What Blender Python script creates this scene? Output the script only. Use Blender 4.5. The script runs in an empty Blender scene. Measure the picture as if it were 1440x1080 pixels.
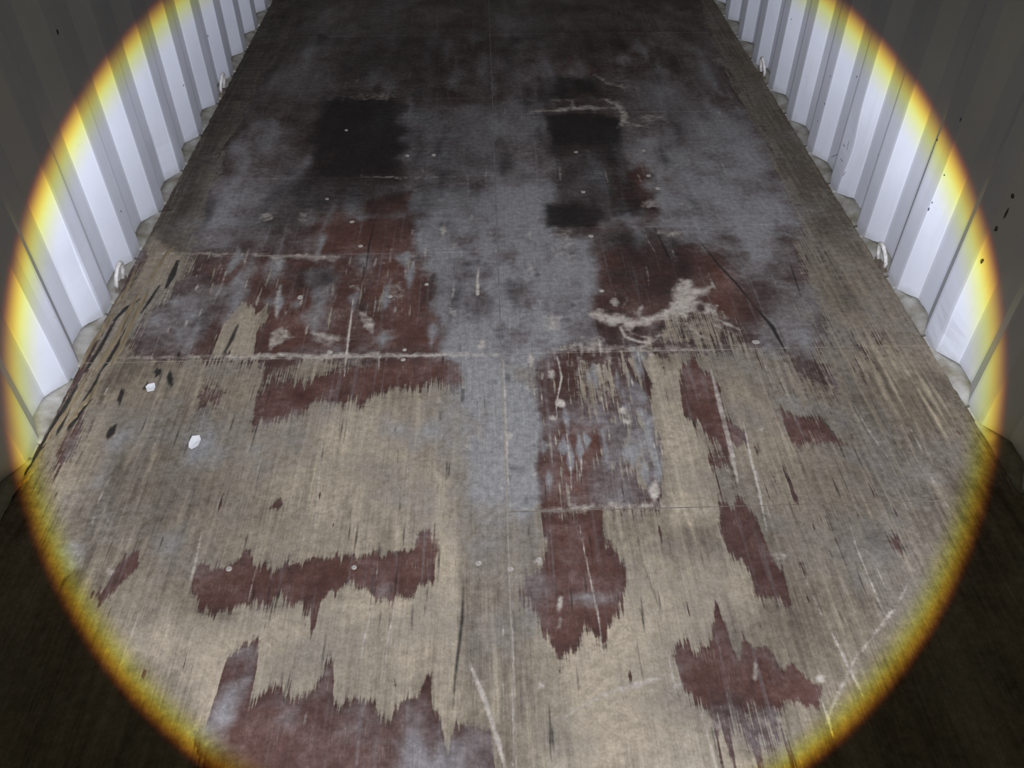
import bpy, math, random
import numpy as np
from mathutils import Vector, Matrix

# ------------------------------------------------------------------ camera, world, torch, exposure
S = bpy.context.scene
C = S.collection
F, PITCH, YAW = 1179.0, math.atan(1082 / 1179), math.atan(52 / math.hypot(1179, 1082))
CAM = Vector((-0.028, 0.0, 1.5))

def look_matrix(d, up=Vector((0, 0, 1))):
    z = -Vector(d).normalized(); x = up.cross(z).normalized(); y = z.cross(x)
    return Matrix((x, y, z)).transposed()

def ray(x, y):
    """direction in the container of the photo's pixel (1440 x 1080)"""
    u, v = (x - 720) / F, (540 - y) / F
    d = Vector((u, math.cos(PITCH) + v * math.sin(PITCH), -math.sin(PITCH) + v * math.cos(PITCH)))
    c, s = math.cos(YAW), math.sin(YAW)
    return Vector((c * d.x + s * d.y, -s * d.x + c * d.y, d.z))

def fl(x, y):
    d = ray(x, y); t = -CAM.z / d.z
    return (CAM.x + d.x * t, CAM.y + d.y * t)

cd = bpy.data.cameras.new('camera'); cam = bpy.data.objects.new('camera', cd); C.objects.link(cam)
cd.sensor_width = 36; cd.sensor_fit = 'HORIZONTAL'; cd.lens = F / 1440 * 36; cd.clip_start = 0.02
cam.matrix_world = Matrix.Translation(CAM) @ look_matrix(ray(720, 540)).to_4x4()
S.camera = cam
S.view_settings.view_transform = 'Standard'; S.view_settings.look = 'None'
S.view_settings.gamma = 1.0; S.view_settings.use_curve_mapping = False
S.view_settings.exposure = 0.0

W = bpy.data.worlds.new('night'); S.world = W; W.use_nodes = True
W.node_tree.nodes['Background'].inputs[0].default_value = (0.10, 0.10, 0.085, 1)
W.node_tree.nodes['Background'].inputs[1].default_value = 0.02

TORCH = 232.0
HALF = math.tan(math.radians(30.4))

class N:
    """small helper to write node trees"""
    def __init__(s, tree): s.t = tree
    def n(s, kind, **kw):
        o = s.t.nodes.new(kind)
        for k, v in kw.items(): setattr(o, k, v)
        return o
    def put(s, sock, v):
        if isinstance(v, bpy.types.NodeSocket): s.t.links.new(v, sock)
        elif isinstance(v, (tuple, list)) and len(v) == 3 and sock.type == 'RGBA': sock.default_value = (*v, 1)
        else: sock.default_value = v
    def m(s, op, a, b=0.0, c=0.0, clamp=False):
        o = s.n('ShaderNodeMath', operation=op, use_clamp=clamp)
        s.put(o.inputs[0], a); s.put(o.inputs[1], b); s.put(o.inputs[2], c); return o.outputs[0]
    def ss(s, v, a, b, lo=0.0, hi=1.0):
        o = s.n('ShaderNodeMapRange', interpolation_type='SMOOTHSTEP')
        s.put(o.inputs[0], v)
        for i, q in enumerate((a, b, lo, hi)): s.put(o.inputs[i + 1], q)
        return o.outputs[0]
    def lin(s, v, a, b, lo=0.0, hi=1.0):
        o = s.n('ShaderNodeMapRange'); s.put(o.inputs[0], v)
        for i, q in enumerate((a, b, lo, hi)): s.put(o.inputs[i + 1], q)
        return o.outputs[0]
    def mix(s, f, a, b, mode='MIX'):
        o = s.n('ShaderNodeMix', data_type='RGBA', blend_type=mode); s.put(o.inputs[0], f)
        s.put(o.inputs[6], a); s.put(o.inputs[7], b); return o.outputs[2]
    def noise(s, vec, scale, detail=3.0, rough=0.55, stretch=None, dist=0.0):
        if stretch:
            mp = s.n('ShaderNodeMapping'); s.put(mp.inputs[0], vec); mp.inputs[3].default_value = stretch; vec = mp.outputs[0]
        o = s.n('ShaderNodeTexNoise'); s.put(o.inputs['Vector'], vec)
        o.inputs['Scale'].default_value = scale; o.inputs['Detail'].default_value = detail
        o.inputs['Roughness'].default_value = rough; o.inputs['Distortion'].default_value = dist
        return o.outputs[0]

# hand torch held at the phone: a sharp lens-focused disc with coloured rim, a hot spot above its middle, weak warm spill
ld = bpy.data.lights.new('torch', 'SPOT'); torch = bpy.data.objects.new('torch', ld); C.objects.link(torch)
ld.energy = TORCH; ld.spot_size = math.radians(170); ld.spot_blend = 0.0; ld.shadow_soft_size = 0.006
AX = Vector((0.00961, 0.7483, -0.6633))
torch.matrix_world = Matrix.Translation(CAM + Vector((0.02, -0.03, 0.03))) @ look_matrix(AX).to_4x4()
ld.use_nodes = True
g = N(ld.node_tree); em = ld.node_tree.nodes['Emission']
tc = g.n('ShaderNodeTexCoord'); sp = g.n('ShaderNodeSeparateXYZ'); g.put(sp.inputs[0], tc.outputs['Normal'])
nz = g.m('MAXIMUM', g.m('ABSOLUTE', sp.outputs[2]), 0.02)
px, py = g.m('DIVIDE', sp.outputs[0], nz), g.m('DIVIDE', sp.outputs[1], nz)
rr = g.m('SQRT', g.m('ADD', g.m('MULTIPLY', px, px), g.m('MULTIPLY', py, py)))
prof = g.m('MULTIPLY', g.ss(py, -0.52, 0.50, 0.45, 1.50), g.ss(rr, HALF - 0.16, HALF - 0.02, 1.0, 1.62))   # hot spot and the brighter focused rim
spill = g.m('MULTIPLY', g.ss(rr, 0.5, 3.0, 0.0125, 0.005), prof)
eR, eG, eB = g.ss(rr, HALF - 0.017, HALF + 0.005, 1.0, 0.0), g.ss(rr, HALF - 0.024, HALF + 0.002, 1.0, 0.0), g.ss(rr, HALF - 0.050, HALF - 0.011, 1.0, 0.0)
eB = g.m('ADD', g.m('MULTIPLY', eB, 0.93), g.m('MULTIPLY', eG, 0.07))
chan = []
for e, tint, sptint in ((eR, 0.94, 1.10), (eG, 0.965, 1.0), (eB, 1.09, 0.42)):
    chan.append(g.m('ADD', g.m('MULTIPLY', g.m('MULTIPLY', e, prof), tint), g.m('MULTIPLY', spill, sptint)))
cc = g.n('ShaderNodeCombineColor')
for i in range(3): g.put(cc.inputs[i], chan[i])
g.put(em.inputs[0], cc.outputs[0]); em.inputs[1].default_value = 1.0

# ------------------------------------------------------------------ helpers
rng = random.Random(7)
def material(name):
    m = bpy.data.materials.new(name); m.use_nodes = True
    return m, N(m.node_tree), m.node_tree.nodes['Principled BSDF']

def obj(name, verts, faces, mat, parent=None, smooth=False):
    me = bpy.data.meshes.new(name); me.from_pydata([tuple(v) for v in verts], [], faces); me.update()
    if smooth: me.polygons.foreach_set('use_smooth', [True] * len(me.polygons))
    me.materials.append(mat)
    o = bpy.data.objects.new(name, me); C.objects.link(o); o.parent = parent
    return o

def empty(name, loc=(0, 0, 0)):
    o = bpy.data.objects.new(name, None); o.location = loc; o.empty_display_size = 0.1; C.objects.link(o); return o

def tag(o, label=None, cat=None, group=None, kind=None):
    for k, v in (('label', label), ('category', cat), ('group', group), ('kind', kind)):
        if v: o[k] = v
    return o

def box(x0, x1, y0, y1, z0, z1):
    v = [(x, y, z) for z in (z0, z1) for y in (y0, y1) for x in (x0, x1)]
    f = [(0, 2, 3, 1), (4, 5, 7, 6), (0, 1, 5, 4), (2, 6, 7, 3), (0, 4, 6, 2), (1, 3, 7, 5)]
    return v, f

def tube(path, r, seg=10, cap=True):
    """round bar along a list of points; r a number or one per point"""
    P = [Vector(p) for p in path]; V, Fc = [], []
    rs = r if isinstance(r, (list, tuple)) else [r] * len(P)
    nrm = None
    for i, p in enumerate(P):
        t = (P[min(i + 1, len(P) - 1)] - P[max(i - 1, 0)]).normalized()
        if nrm is None: nrm = t.orthogonal().normalized()
        nrm = (nrm - t * nrm.dot(t)).normalized(); b = t.cross(nrm)
        for k in range(seg):
            a = 2 * math.pi * k / seg
            V.append(p + (nrm * math.cos(a) + b * math.sin(a)) * rs[i])
    for i in range(len(P) - 1):
        for k in range(seg):
            a, b2 = i * seg + k, i * seg + (k + 1) % seg
            Fc.append((a, b2, b2 + seg, a + seg))
    if cap:
        Fc.append(tuple(range(seg))[::-1]); Fc.append(tuple(range((len(P) - 1) * seg, len(P) * seg)))
    return V, Fc

_tab = np.random.RandomState(5).rand(512, 512)
def vn(x, y, seed=0):
    """value noise 0..1 on arrays"""
    x = x + seed * 17.31; y = y + seed * 9.77
    xi, yi = np.floor(x).astype(int), np.floor(y).astype(int); fx, fy = x - xi, y - yi
    fx = fx * fx * (3 - 2 * fx); fy = fy * fy * (3 - 2 * fy)
    T = lambda a, b: _tab[a & 511, b & 511]
    return (T(xi, yi) * (1 - fx) + T(xi + 1, yi) * fx) * (1 - fy) + (T(xi, yi + 1) * (1 - fx) + T(xi + 1, yi + 1) * fx) * fy

# ------------------------------------------------------------------ materials
# worn film-faced plywood: the mesh carries what each spot of floor is (bare wood, film, dust, grime, darker tone), the nodes add grain
ply, g, bs = material('worn_plywood')
tc = g.n('ShaderNodeTexCoord'); co = tc.outputs['Object']
aA = g.n('ShaderNodeAttribute', attribute_name='wear'); aB = g.n('ShaderNodeAttribute', attribute_name='soil_tone')
sA = g.n('ShaderNodeSeparateXYZ'); g.put(sA.inputs[0], aA.outputs['Vector'])
sB = g.n('ShaderNodeSeparateXYZ'); g.put(sB.inputs[0], aB.outputs['Vector'])
peel, red, light = sA.outputs; dust, dark, pale = sB.outputs
grain = g.noise(co, 1.0, 4, 0.6, (230, 7, 1))
fibre = g.noise(co, 1.0, 3, 0.6, (620, 22, 1))
streak = g.noise(co, 1.0, 2, 0.5, (75, 2.2, 1))
blotch = g.noise(co, 9.0, 5, 0.6)
fine = g.noise(co, 55.0, 4, 0.65)
patch = g.noise(co, 4.2, 4, 0.6)
grain = g.m('ADD', 0.5, g.m('MULTIPLY', g.m('SUBTRACT', grain, 0.5), g.ss(patch, 0.35, 0.65, 0.45, 1.25)))
fibre = g.m('ADD', 0.5, g.m('MULTIPLY', g.m('SUBTRACT', fibre, 0.5), g.ss(blotch, 0.35, 0.65, 0.55, 1.2)))
cross = g.noise(co, 1.0, 4, 0.6, (9, 42, 1))
pk = g.m('ADD', peel, g.m('MULTIPLY', g.m('SUBTRACT', grain, 0.5), 1.05))
pk = g.m('ADD', pk, g.m('MULTIPLY', g.m('SUBTRACT', fine, 0.5), 0.35))
bare = g.ss(pk, 0.42, 0.58)
film = g.mix(red, (0.040, 0.031, 0.030), (0.133, 0.055, 0.038))
film = g.mix(g.lin(blotch, 0.3, 0.7), g.mix(0.35, film, (0.02, 0.015, 0.016)), g.mix(0.18, film, (0.30, 0.20, 0.17)))
# fine bare-wood scratches through the film
scr = g.m('MULTIPLY', g.ss(fibre, 0.58, 0.72), g.ss(blotch, 0.38, 0.62))
film = g.mix(g.m('MULTIPLY', scr, 0.55), film, (0.40, 0.33, 0.27))
film = g.mix(g.ss(streak, 0.55, 0.75, 0.0, 0.40), film, (0.20, 0.17, 0.165))
lg = g.m('ADD', light, g.m('MULTIPLY', g.m('SUBTRACT', grain, 0.5), 0.95))
lg = g.m('ADD', lg, g.m('MULTIPLY', g.m('SUBTRACT', streak, 0.5), 0.7))
lg = g.m('ADD', lg, g.m('MULTIPLY', g.m('SUBTRACT', blotch, 0.5), 0.6), 0, True)
wood = g.mix(lg, (0.122, 0.100, 0.074), (0.465, 0.392, 0.285))
wood = g.mix(g.ss(fibre, 0.60, 0.78, 0.0, 0.45), wood, (0.60, 0.50, 0.35))
wood = g.mix(g.ss(fibre, 0.44, 0.28, 0.0, 0.5), wood, (0.10, 0.082, 0.066))
wood = g.mix(g.ss(g.m('ADD', patch, g.m('MULTIPLY', g.m('SUBTRACT', fine, 0.5), 0.3)), 0.44, 0.66, 0.0, 0.55), wood, (0.225, 0.205, 0.175))
col = g.mix(bare, film, wood)
dn = g.m('ADD', dust, g.m('MULTIPLY', g.m('SUBTRACT', blotch, 0.5), 0.7))
dn = g.m('ADD', dn, g.m('MULTIPLY', g.m('SUBTRACT', cross, 0.5), 0.30))
dn = g.m('ADD', dn, g.m('MULTIPLY', g.m('SUBTRACT', patch, 0.5), 0.32))
dn = g.m('ADD', dn, g.m('MULTIPLY', g.m('SUBTRACT', fine, 0.5), 0.30))
dn = g.m('MULTIPLY', g.ss(dn, 0.05, 1.0), g.ss(dust, 0.0, 0.12, 0.0, 0.92))
warm = g.m('MULTIPLY', bare, g.ss(dust, 0.8, 0.45))
col = g.mix(dn, col, g.mix(warm, g.mix(g.lin(grain, 0.3, 0.7), (0.255, 0.253, 0.248), (0.330, 0.328, 0.326)), (0.262, 0.242, 0.215)))
dk = g.m('ADD', dark, g.m('MULTIPLY', g.m('SUBTRACT', g.m('ADD', blotch, cross), 1.0), 0.55))
dk = g.m('MULTIPLY', g.ss(dk, 0.05, 0.95), g.ss(dark, 0.0, 0.1, 0.0, 0.93))
col = g.mix(dk, col, (0.019, 0.017, 0.016))
pl = g.m('ADD', pale, g.m('MULTIPLY', g.m('SUBTRACT', fine, 0.5), 0.55))
pl = g.m('ADD', pl, g.m('MULTIPLY', g.m('SUBTRACT', g.noise(co, 24.0, 3, 0.6), 0.5), 0.7))
pl = g.m('MULTIPLY', g.ss(pl, 0.12, 0.85), g.ss(pale, 0.0, 0.2))
col = g.mix(pl, col, (0.53, 0.475, 0.405))
col = g.mix(1.0, col, g.m('MULTIPLY', g.lin(fine, 0.25, 0.75, 0.68, 1.3), g.lin(g.noise(co, 170.0, 3, 0.7), 0.25, 0.75, 0.8, 1.2)), 'MULTIPLY')
g.put(bs.inputs['Base Color'], col)
g.put(bs.inputs['Roughness'], g.lin(bare, 0, 1, 0.62, 0.85)); bs.inputs['Specular IOR Level'].default_value = 0.25
bp = g.n('ShaderNodeBump'); bp.inputs['Strength'].default_value = 0.5; bp.inputs['Distance'].default_value = 0.002
g.put(bp.inputs['Height'], g.m('ADD', g.m('MULTIPLY', bare, g.m('SUBTRACT', fibre, 0.9)), g.m('MULTIPLY', fine, 0.3)))
g.put(bs.inputs['Normal'], bp.outputs[0])

def simple(name, a, b, scale=30, rough=0.7, stretch=None, metal=0.0, bump=0.2, spec=0.3):
    m, g, bs = material(name); co = g.n('ShaderNodeTexCoord').outputs['Object']
    n = g.noise(co, scale, 4, 0.6, stretch)
    g.put(bs.inputs['Base Color'], g.mix(g.lin(n, 0.3, 0.7), a, b)); bs.inputs['Roughness'].default_value = rough
    bs.inputs['Metallic'].default_value = metal; bs.inputs['Specular IOR Level'].default_value = spec
    bp = g.n('ShaderNodeBump'); bp.inputs['Strength'].default_value = bump; bp.inputs['Distance'].default_value = 0.003
    g.put(bp.inputs['Height'], n); g.put(bs.inputs['Normal'], bp.outputs[0])
    return m

# container paint: off-white with scuffs, dirt specks and rust freckles
paint, g, bs = material('white_wall_paint')
co = g.n('ShaderNodeTexCoord').outputs['Object']
n1 = g.noise(co, 2.2, 5, 0.6); n2 = g.noise(co, 26, 4, 0.6); n3 = g.noise(co, 1.0, 3, 0.6, (1, 30, 2.0))
vo = g.n('ShaderNodeTexVoronoi'); g.put(vo.inputs['Vector'], co); vo.inputs['Scale'].default_value = 11.0; vo.inputs['Randomness'].default_value = 1.0
cellr = g.n('ShaderNodeSeparateXYZ'); g.put(cellr.inputs[0], vo.outputs['Color'])
speck = g.m('MULTIPLY', g.ss(vo.outputs['Distance'], 0.065, 0.03), g.ss(cellr.outputs[0], 0.80, 0.82))
col = g.mix(g.lin(n1, 0.3, 0.7), (0.55, 0.573, 0.635), (0.67, 0.69, 0.75))
col = g.mix(g.ss(n3, 0.52, 0.8, 0.0, 0.25), col, (0.45, 0.44, 0.42))
col = g.mix(g.ss(n2, 0.66, 0.80, 0.0, 0.25), col, (0.40, 0.38, 0.35))
sx = g.n('ShaderNodeSeparateXYZ'); g.put(sx.inputs[0], co)
low = g.m('ADD', sx.outputs[2], g.m('MULTIPLY', n2, 0.05))
col = g.mix(g.ss(low, 0.065, 0.02, 0.0, 0.45), col, (0.30, 0.29, 0.25))          # splashed dirt at the foot of the sheet
col = g.mix(g.m('MULTIPLY', speck, 0.9), col, (0.05, 0.045, 0.045))
g.put(bs.inputs['Base Color'], col); bs.inputs['Roughness'].default_value = 0.55; bs.inputs['Specular IOR Level'].default_value = 0.3
bp = g.n('ShaderNodeBump'); bp.inputs['Strength'].default_value = 0.12; bp.inputs['Distance'].default_value = 0.002
g.put(bp.inputs['Height'], n2); g.put(bs.inputs['Normal'], bp.outputs[0])

sealant = simple('grey_sealant', (0.17, 0.15, 0.10), (0.46, 0.45, 0.42), 14, 0.8)
railmat = simple('dirty_rail_paint', (0.30, 0.29, 0.25), (0.52, 0.51, 0.48), 22, 0.7)
filler = simple('sandy_joint_filler', (0.22, 0.19, 0.15), (0.42, 0.37, 0.30), 60, 0.95)
fillerd = simple('dark_joint_dirt', (0.025, 0.022, 0.02), (0.07, 0.065, 0.06), 40, 0.95)
fillerm = simple('brown_joint_dirt', (0.13, 0.11, 0.085), (0.26, 0.22, 0.17), 40, 0.95)
fillerg = simple('grey_joint_dust', (0.11, 0.105, 0.10), (0.27, 0.26, 0.26), 12, 0.95)
subm = simple('dark_steel_underfloor', (0.02, 0.02, 0.02), (0.05, 0.045, 0.04), 20, 0.7)
screwm = simple('dusty_screw_plug', (0.30, 0.27, 0.23), (0.54, 0.50, 0.44), 90, 0.8)
ringm = simple('chipped_white_steel', (0.45, 0.42, 0.38), (0.85, 0.84, 0.82), 70, 0.5)
rust = simple('dark_rusty_weld', (0.10, 0.07, 0.05), (0.22, 0.19, 0.16), 60, 0.8)
splm = simple('raw_splintered_wood', (0.13, 0.10, 0.06), (0.34, 0.27, 0.17), 1.0, 0.9, (260, 9, 30), bump=0.6)
whitem = simple('white_flake', (0.80, 0.80, 0.82), (0.92, 0.92, 0.93), 50, 0.6)
inkm = simple('dark_scuff', (0.05, 0.05, 0.06), (0.12, 0.12, 0.13), 80, 0.8)

# ------------------------------------------------------------------ the floor
XL, XR, Y0, Y1, HEIGHT = -1.142, 1.19, -0.5, 5.42, 2.39
GAP = 0.003
floor = tag(obj('floor', *box(XL - 0.02, XR + 0.02, Y0, Y1, -0.06, -0.029), subm), 'worn brown plywood floor of the shipping container', kind='structure')

JL = [Y0, 0.545, 1.757, 2.262, 2.756, 3.42, 4.14, Y1]
JR = [Y0, 1.206, 1.757, 2.393, 3.262, 4.14, Y1]

# what is where on the floor: outlines (photo pixels, dropped onto the floor plane) with the value they set
FIELDS = []
def A(ch, val, pts, soft=0.010, jag=0.0, strength=1.0, an=1.0):
    FIELDS.append((ch, val, [fl(*p) for p in pts], soft, jag, strength, an))
def rect(x0, y0, x1, y1): return [(x0, y0), (x1, y0), (x1, y1), (x0, y1)]
def line(pts, w):
    """a thin streak of w metres along photo points"""
    q = [Vector(fl(*p)) for p in pts]; L, R = [], []
    for i, p in enumerate(q):
        t = (q[min(i + 1, len(q) - 1)] - q[max(i - 1, 0)]).normalized(); n = Vector((-t.y, t.x))
        k = w * 0.5 * (1.0 if 0 < i < len(q) - 1 else 0.35)
        L.append(p + n * k); R.append(p - n * k)
    return [tuple(v) for v in L + R[::-1]]
def AL(ch, val, pts, w, soft=0.002, strength=1.0):
    FIELDS.append((ch, val, line(pts, w), soft, 0.0, strength, 1.0))

# --- broad ground state
BIG = 60
A('dust', 0.30, [(200, -60), (1200, -60), (1500, 520), (-100, 520)], 0.05)
A('dark', 0.72, [(300, -120), (1100, -120), (1090, 30), (310, 30)], 0.9)  # floor tone gets darker toward the far end
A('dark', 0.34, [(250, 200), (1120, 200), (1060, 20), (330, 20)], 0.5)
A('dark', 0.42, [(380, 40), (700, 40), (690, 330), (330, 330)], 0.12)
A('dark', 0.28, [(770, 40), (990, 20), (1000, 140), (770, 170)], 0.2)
# near half: film mostly torn off, bare weathered veneer
A('peel', 1.0, [(-700, 1300), (60, 640), (150, 506), (350, 506), (640, 503), (700, 512), (757, 512), (757, 700), (925, 706), (905, 500), (1340, 480), (1400, 620), (2200, 1300)], 0.012, 0.03, 1.0, 0.2)
A('light', 0.36, [(-700, 1300), (60, 640), (150, 506), (640, 503), (1340, 480), (2200, 1300)], 0.05)
A('light', 0.56, [(300, 600), (640, 560), (650, 760), (610, 780), (300, 790), (250, 700)], 0.10)
A('light', 0.82, [(430, 570), (600, 560), (620, 600), (560, 680), (450, 680)], 0.12, 0, 0.5)
A('light', 0.88, [(290, 860), (610, 830), (625, 1000), (540, 1010), (300, 990), (180, 900)], 0.07)
A('light', 0.92, [(740, 880), (890, 850), (960, 880), (970, 1000), (1010, 1120), (760, 1120)], 0.08)
A('light', 0.85, [(890, 780), (1050, 800), (1060, 860), (960, 900), (880, 870)], 0.06)
A('light', 0.80, [(905, 505), (955, 520), (1010, 730), (940, 740), (925, 600)], 0.03)
A('light', 0.52, [(1040, 520), (1110, 600), (1200, 700), (1180, 900), (1110, 820), (1050, 640)], 0.08)
A('light', 0.10, [(60, 650), (150, 506), (230, 506), (170, 640), (110, 800), (40, 740)], 0.10)
A('light', 0.12, [(1140, 480), (1340, 480), (1460, 700), (1330, 820), (1230, 700)], 0.12)
A('light', 0.30, [(620, 700), (765, 715), (760, 1000), (640, 980)], 0.06)
A('light', 0.95, [(612, 660), (632, 670), (640, 800), (648, 1000), (630, 1060), (618, 1000), (610, 830)], 0.02, 0.02)
A('light', 0.14, [(60, 640), (200, 540), (330, 560), (300, 700), (250, 790), (110, 810)], 0.12, 0, 0.6)
A('light', 0.16, [(1120, 600), (1340, 560), (1390, 660), (1290, 840), (1180, 860), (1130, 720)], 0.12, 0, 0.7)
A('light', 0.25, [(330, 600), (430, 600), (420, 760), (300, 770)], 0.10, 0, 0.4)
# film and bare-wood strips beside the walls
A('peel', 1.0, [(400, -60), (60, 640), (-20, 800), (60, 700), (150, 545), (230, 420), (262, 358), (330, 170), (430, 0), (450, -60)], 0.07)
A('light', 0.08, [(400, -60), (100, 520), (150, 545), (262, 358), (330, 170), (430, 0), (450, -60)], 0.05)
A('light', 0.50, [(215, 330), (255, 360), (240, 420), (150, 530), (60, 640), (90, 560), (160, 440)], 0.02)
A('light', 0.40, [(60, 650), (130, 560), (200, 520), (230, 545), (120, 700), (50, 760)], 0.06)
A('peel', 0.8, [(985, -60), (1420, 640), (1250, 520), (1160, 380), (1080, 220), (1000, 60), (960, -60)], 0.06)
A('light', 0.12, [(985, -60), (1420, 640), (1250, 520), (1160, 380), (1080, 220), (1000, 60), (960, -60)], 0.08)
A('dust', 0.02, [(400, -60), (70, 640), (150, 545), (262, 358), (330, 170), (430, 0), (450, -60)], 0.08)
A('dust', 0.03, [(985, -60), (1420, 640), (1250, 520), (1190, 380), (1090, 220), (1010, 60), (960, -60)], 0.08)
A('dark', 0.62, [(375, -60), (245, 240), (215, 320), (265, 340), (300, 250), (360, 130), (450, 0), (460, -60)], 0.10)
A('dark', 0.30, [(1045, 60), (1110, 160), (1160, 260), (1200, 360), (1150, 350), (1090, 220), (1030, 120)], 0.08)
A('dark', 0.40, [(1160, 385), (1215, 400), (1215, 440), (1180, 445)], 0.05)
# --- dust films (grey, walked and rolled in)
A('dust', 0.85, [(575, 265), (770, 255), (775, 330), (762, 400), (757, 500), (757, 720), (650, 720), (645, 560), (622, 500), (602, 400), (578, 330)], 0.035)
A('dust', 1.00, [(700, 300), (765, 300), (770, 420), (757, 500), (705, 500)], 0.03)
A('dust', 0.60, [(560, 160), (775, 130), (772, 260), (575, 268)], 0.06)
A('dust', 0.45, [(690, 20), (775, 20), (775, 130), (690, 130)], 0.08)
A('dust', 0.70, [(770, 335), (830, 335), (838, 420), (845, 485), (760, 490)], 0.03)
A('dust', 0.72, [(640, 505), (757, 510), (757, 900), (720, 860), (725, 760), (640, 760), (625, 600)], 0.05)
A('dust', 0.55, [(645, 760), (735, 740), (735, 900), (660, 930)], 0.05)
A('dust', 0.95, [(695, 520), (757, 560), (760, 700), (720, 720), (700, 640)], 0.03)
A('dust', 0.62, [(870, 190), (1040, 150), (1110, 280), (1130, 360), (990, 330), (930, 290)], 0.10)
A('dust', 0.55, [(860, 110), (960, 110), (1030, 190), (940, 220)], 0.12)
A('dust', 0.50, [(1030, 330), (1110, 340), (1150, 470), (1130, 570), (1090, 540), (1060, 420)], 0.08)
A('peel', 0.7, [(1110, 330), (1190, 340), (1330, 520), (1180, 520), (1130, 440)], 0.08)
A('light', 0.22, [(1110, 330), (1190, 340), (1330, 520), (1180, 520), (1130, 440)], 0.06)
A('dust', 0.16, [(1110, 330), (1190, 340), (1330, 520), (1180, 520), (1140, 440)], 0.08)
A('dust', 0.42, [(1060, 520), (1220, 540), (1340, 740), (1290, 800), (1200, 720)], 0.10)
A('dust', 0.42, [(1120, 700), (1230, 720), (1260, 800), (1180, 840)], 0.06)
A('dust', 0.50, [(300, 250), (430, 240), (420, 290), (380, 345), (230, 350), (250, 310)], 0.08)
A('dust', 0.55, [(385, 95), (470, 80), (470, 140), (370, 145)], 0.12)
A('dust', 0.50, [(430, 10), (560, 0), (540, 60), (430, 70)], 0.2)
A('dust', 0.50, [(280, 380), (310, 420), (270, 495), (190, 500), (230, 450)], 0.05)
A('dust', 0.45, [(150, 580), (290, 560), (340, 640), (200, 700), (120, 660)], 0.08)
A('dust', 0.40, [(60, 690), (170, 640), (190, 760), (110, 790)], 0.08)
A('dust', 0.38, [(330, 600), (420, 570), (440, 640), (350, 690)], 0.08)
A('dust', 0.45, [(540, 690), (640, 640), (650, 760), (610, 780)], 0.06)
A('dust', 0.35, [(450, 560), (640, 550), (640, 640), (520, 650)], 0.08)
A('dust', 0.35, [(200, 740), (300, 720), (290, 800), (210, 830)], 0.05)
A('dust', 0.80, [(76, 775), (100, 760), (122, 772), (118, 800), (92, 808)], 0.015)
# --- far dark panels and grime
A('dark', 0.97, [(455, 140), (560, 138), (565, 200), (556, 252), (440, 255), (438, 200)], 0.05)
A('dark', 0.70, [(405, 245), (570, 250), (565, 290), (430, 300), (385, 275)], 0.06)
A('dark', 0.55, [(480, 55), (630, 52), (620, 105), (480, 110)], 0.10)
A('dark', 0.95, [(773, 160), (850, 160), (872, 172), (868, 215), (775, 210)], 0.03)
A('dark', 0.65, [(772, 205), (870, 200), (935, 300), (830, 310), (772, 300)], 0.05)
A('dark', 0.9, [(767, 288), (835, 285), (855, 300), (838, 319), (767, 320)], 0.02)
A('dark', 0.75, [(775, 110), (835, 108), (845, 135), (775, 138)], 0.05)
A('dark', 0.55, [(770, 40), (850, 40), (850, 90), (770, 95)], 0.12)
A('dark', 0.45, [(655, 180), (700, 180), (700, 235), (640, 240)], 0.05)
A('dark', 0.45, [(570, 300), (600, 305), (605, 322), (575, 328)], 0.02)
A('dark', 0.40, [(575, 250), (690, 246), (690, 262), (575, 262)], 0.02)
A('dark', 0.45, [(830, 330), (880, 310), (1000, 340), (960, 420), (860, 430), (835, 390)], 0.06)
A('dark', 0.35, [(845, 420), (890, 440), (870, 490), (850, 490)], 0.03)
# --- reddish film
A('dust', 0.05, [(447, 300), (575, 272), (580, 358), (447, 355)], 0.03)
A('red', 0.75, [(447, 300), (575, 272), (580, 358), (447, 355)], 0.03)
A('dust', 0.14, [(250, 370), (400, 362), (600, 365), (612, 490), (375, 500), (270, 500), (330, 420)], 0.04)
A('red', 0.62, [(250, 370), (400, 362), (600, 365), (612, 490), (375, 500), (270, 500), (330, 420)], 0.04)
A('red', 0.85, [(560, 400), (610, 430), (612, 492), (540, 480)], 0.03)
A('red', 0.90, [(385, 425), (430, 410), (450, 450), (420, 490), (378, 500)], 0.02)
A('red', 0.95, [(540, 360), (580, 360), (585, 410), (520, 420)], 0.03)
A('dust', 0.08, [(860, 250), (925, 225), (940, 260), (920, 300), (870, 300)], 0.04)
A('red', 0.75, [(860, 240), (925, 205), (940, 260), (920, 300), (870, 300)], 0.05)
A('red', 0.9, [(800, 80), (830, 80), (835, 104), (770, 104)], 0.04)
A('dust', 0.10, [(840, 350), (990, 340), (1040, 400), (1065, 455), (1000, 455), (850, 470), (835, 400)], 0.04)
A('red', 0.55, [(840, 350), (990, 340), (1040, 400), (1065, 455), (1000, 455), (850, 470), (835, 400)], 0.04)
A('red', 1.0, [(1000, 375), (1030, 385), (1040, 402), (1010, 408)], 0.015)
A('red', 0.85, [(1000, 408), (1030, 408), (1035, 445), (1003, 447)], 0.02)
A('dark', 0.0, [(1000, 375), (1030, 385), (1040, 402), (1035, 447), (1003, 447)], 0.02)
A('red', 0.8, [(840, 368), (880, 360), (885, 378), (845, 380)], 0.03)
A('dark', 0.5, [(395, 370), (470, 366), (470, 402), (400, 412)], 0.03)
A('dust', 0.55, [(420, 380), (475, 372), (470, 408), (440, 415)], 0.02)
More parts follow.
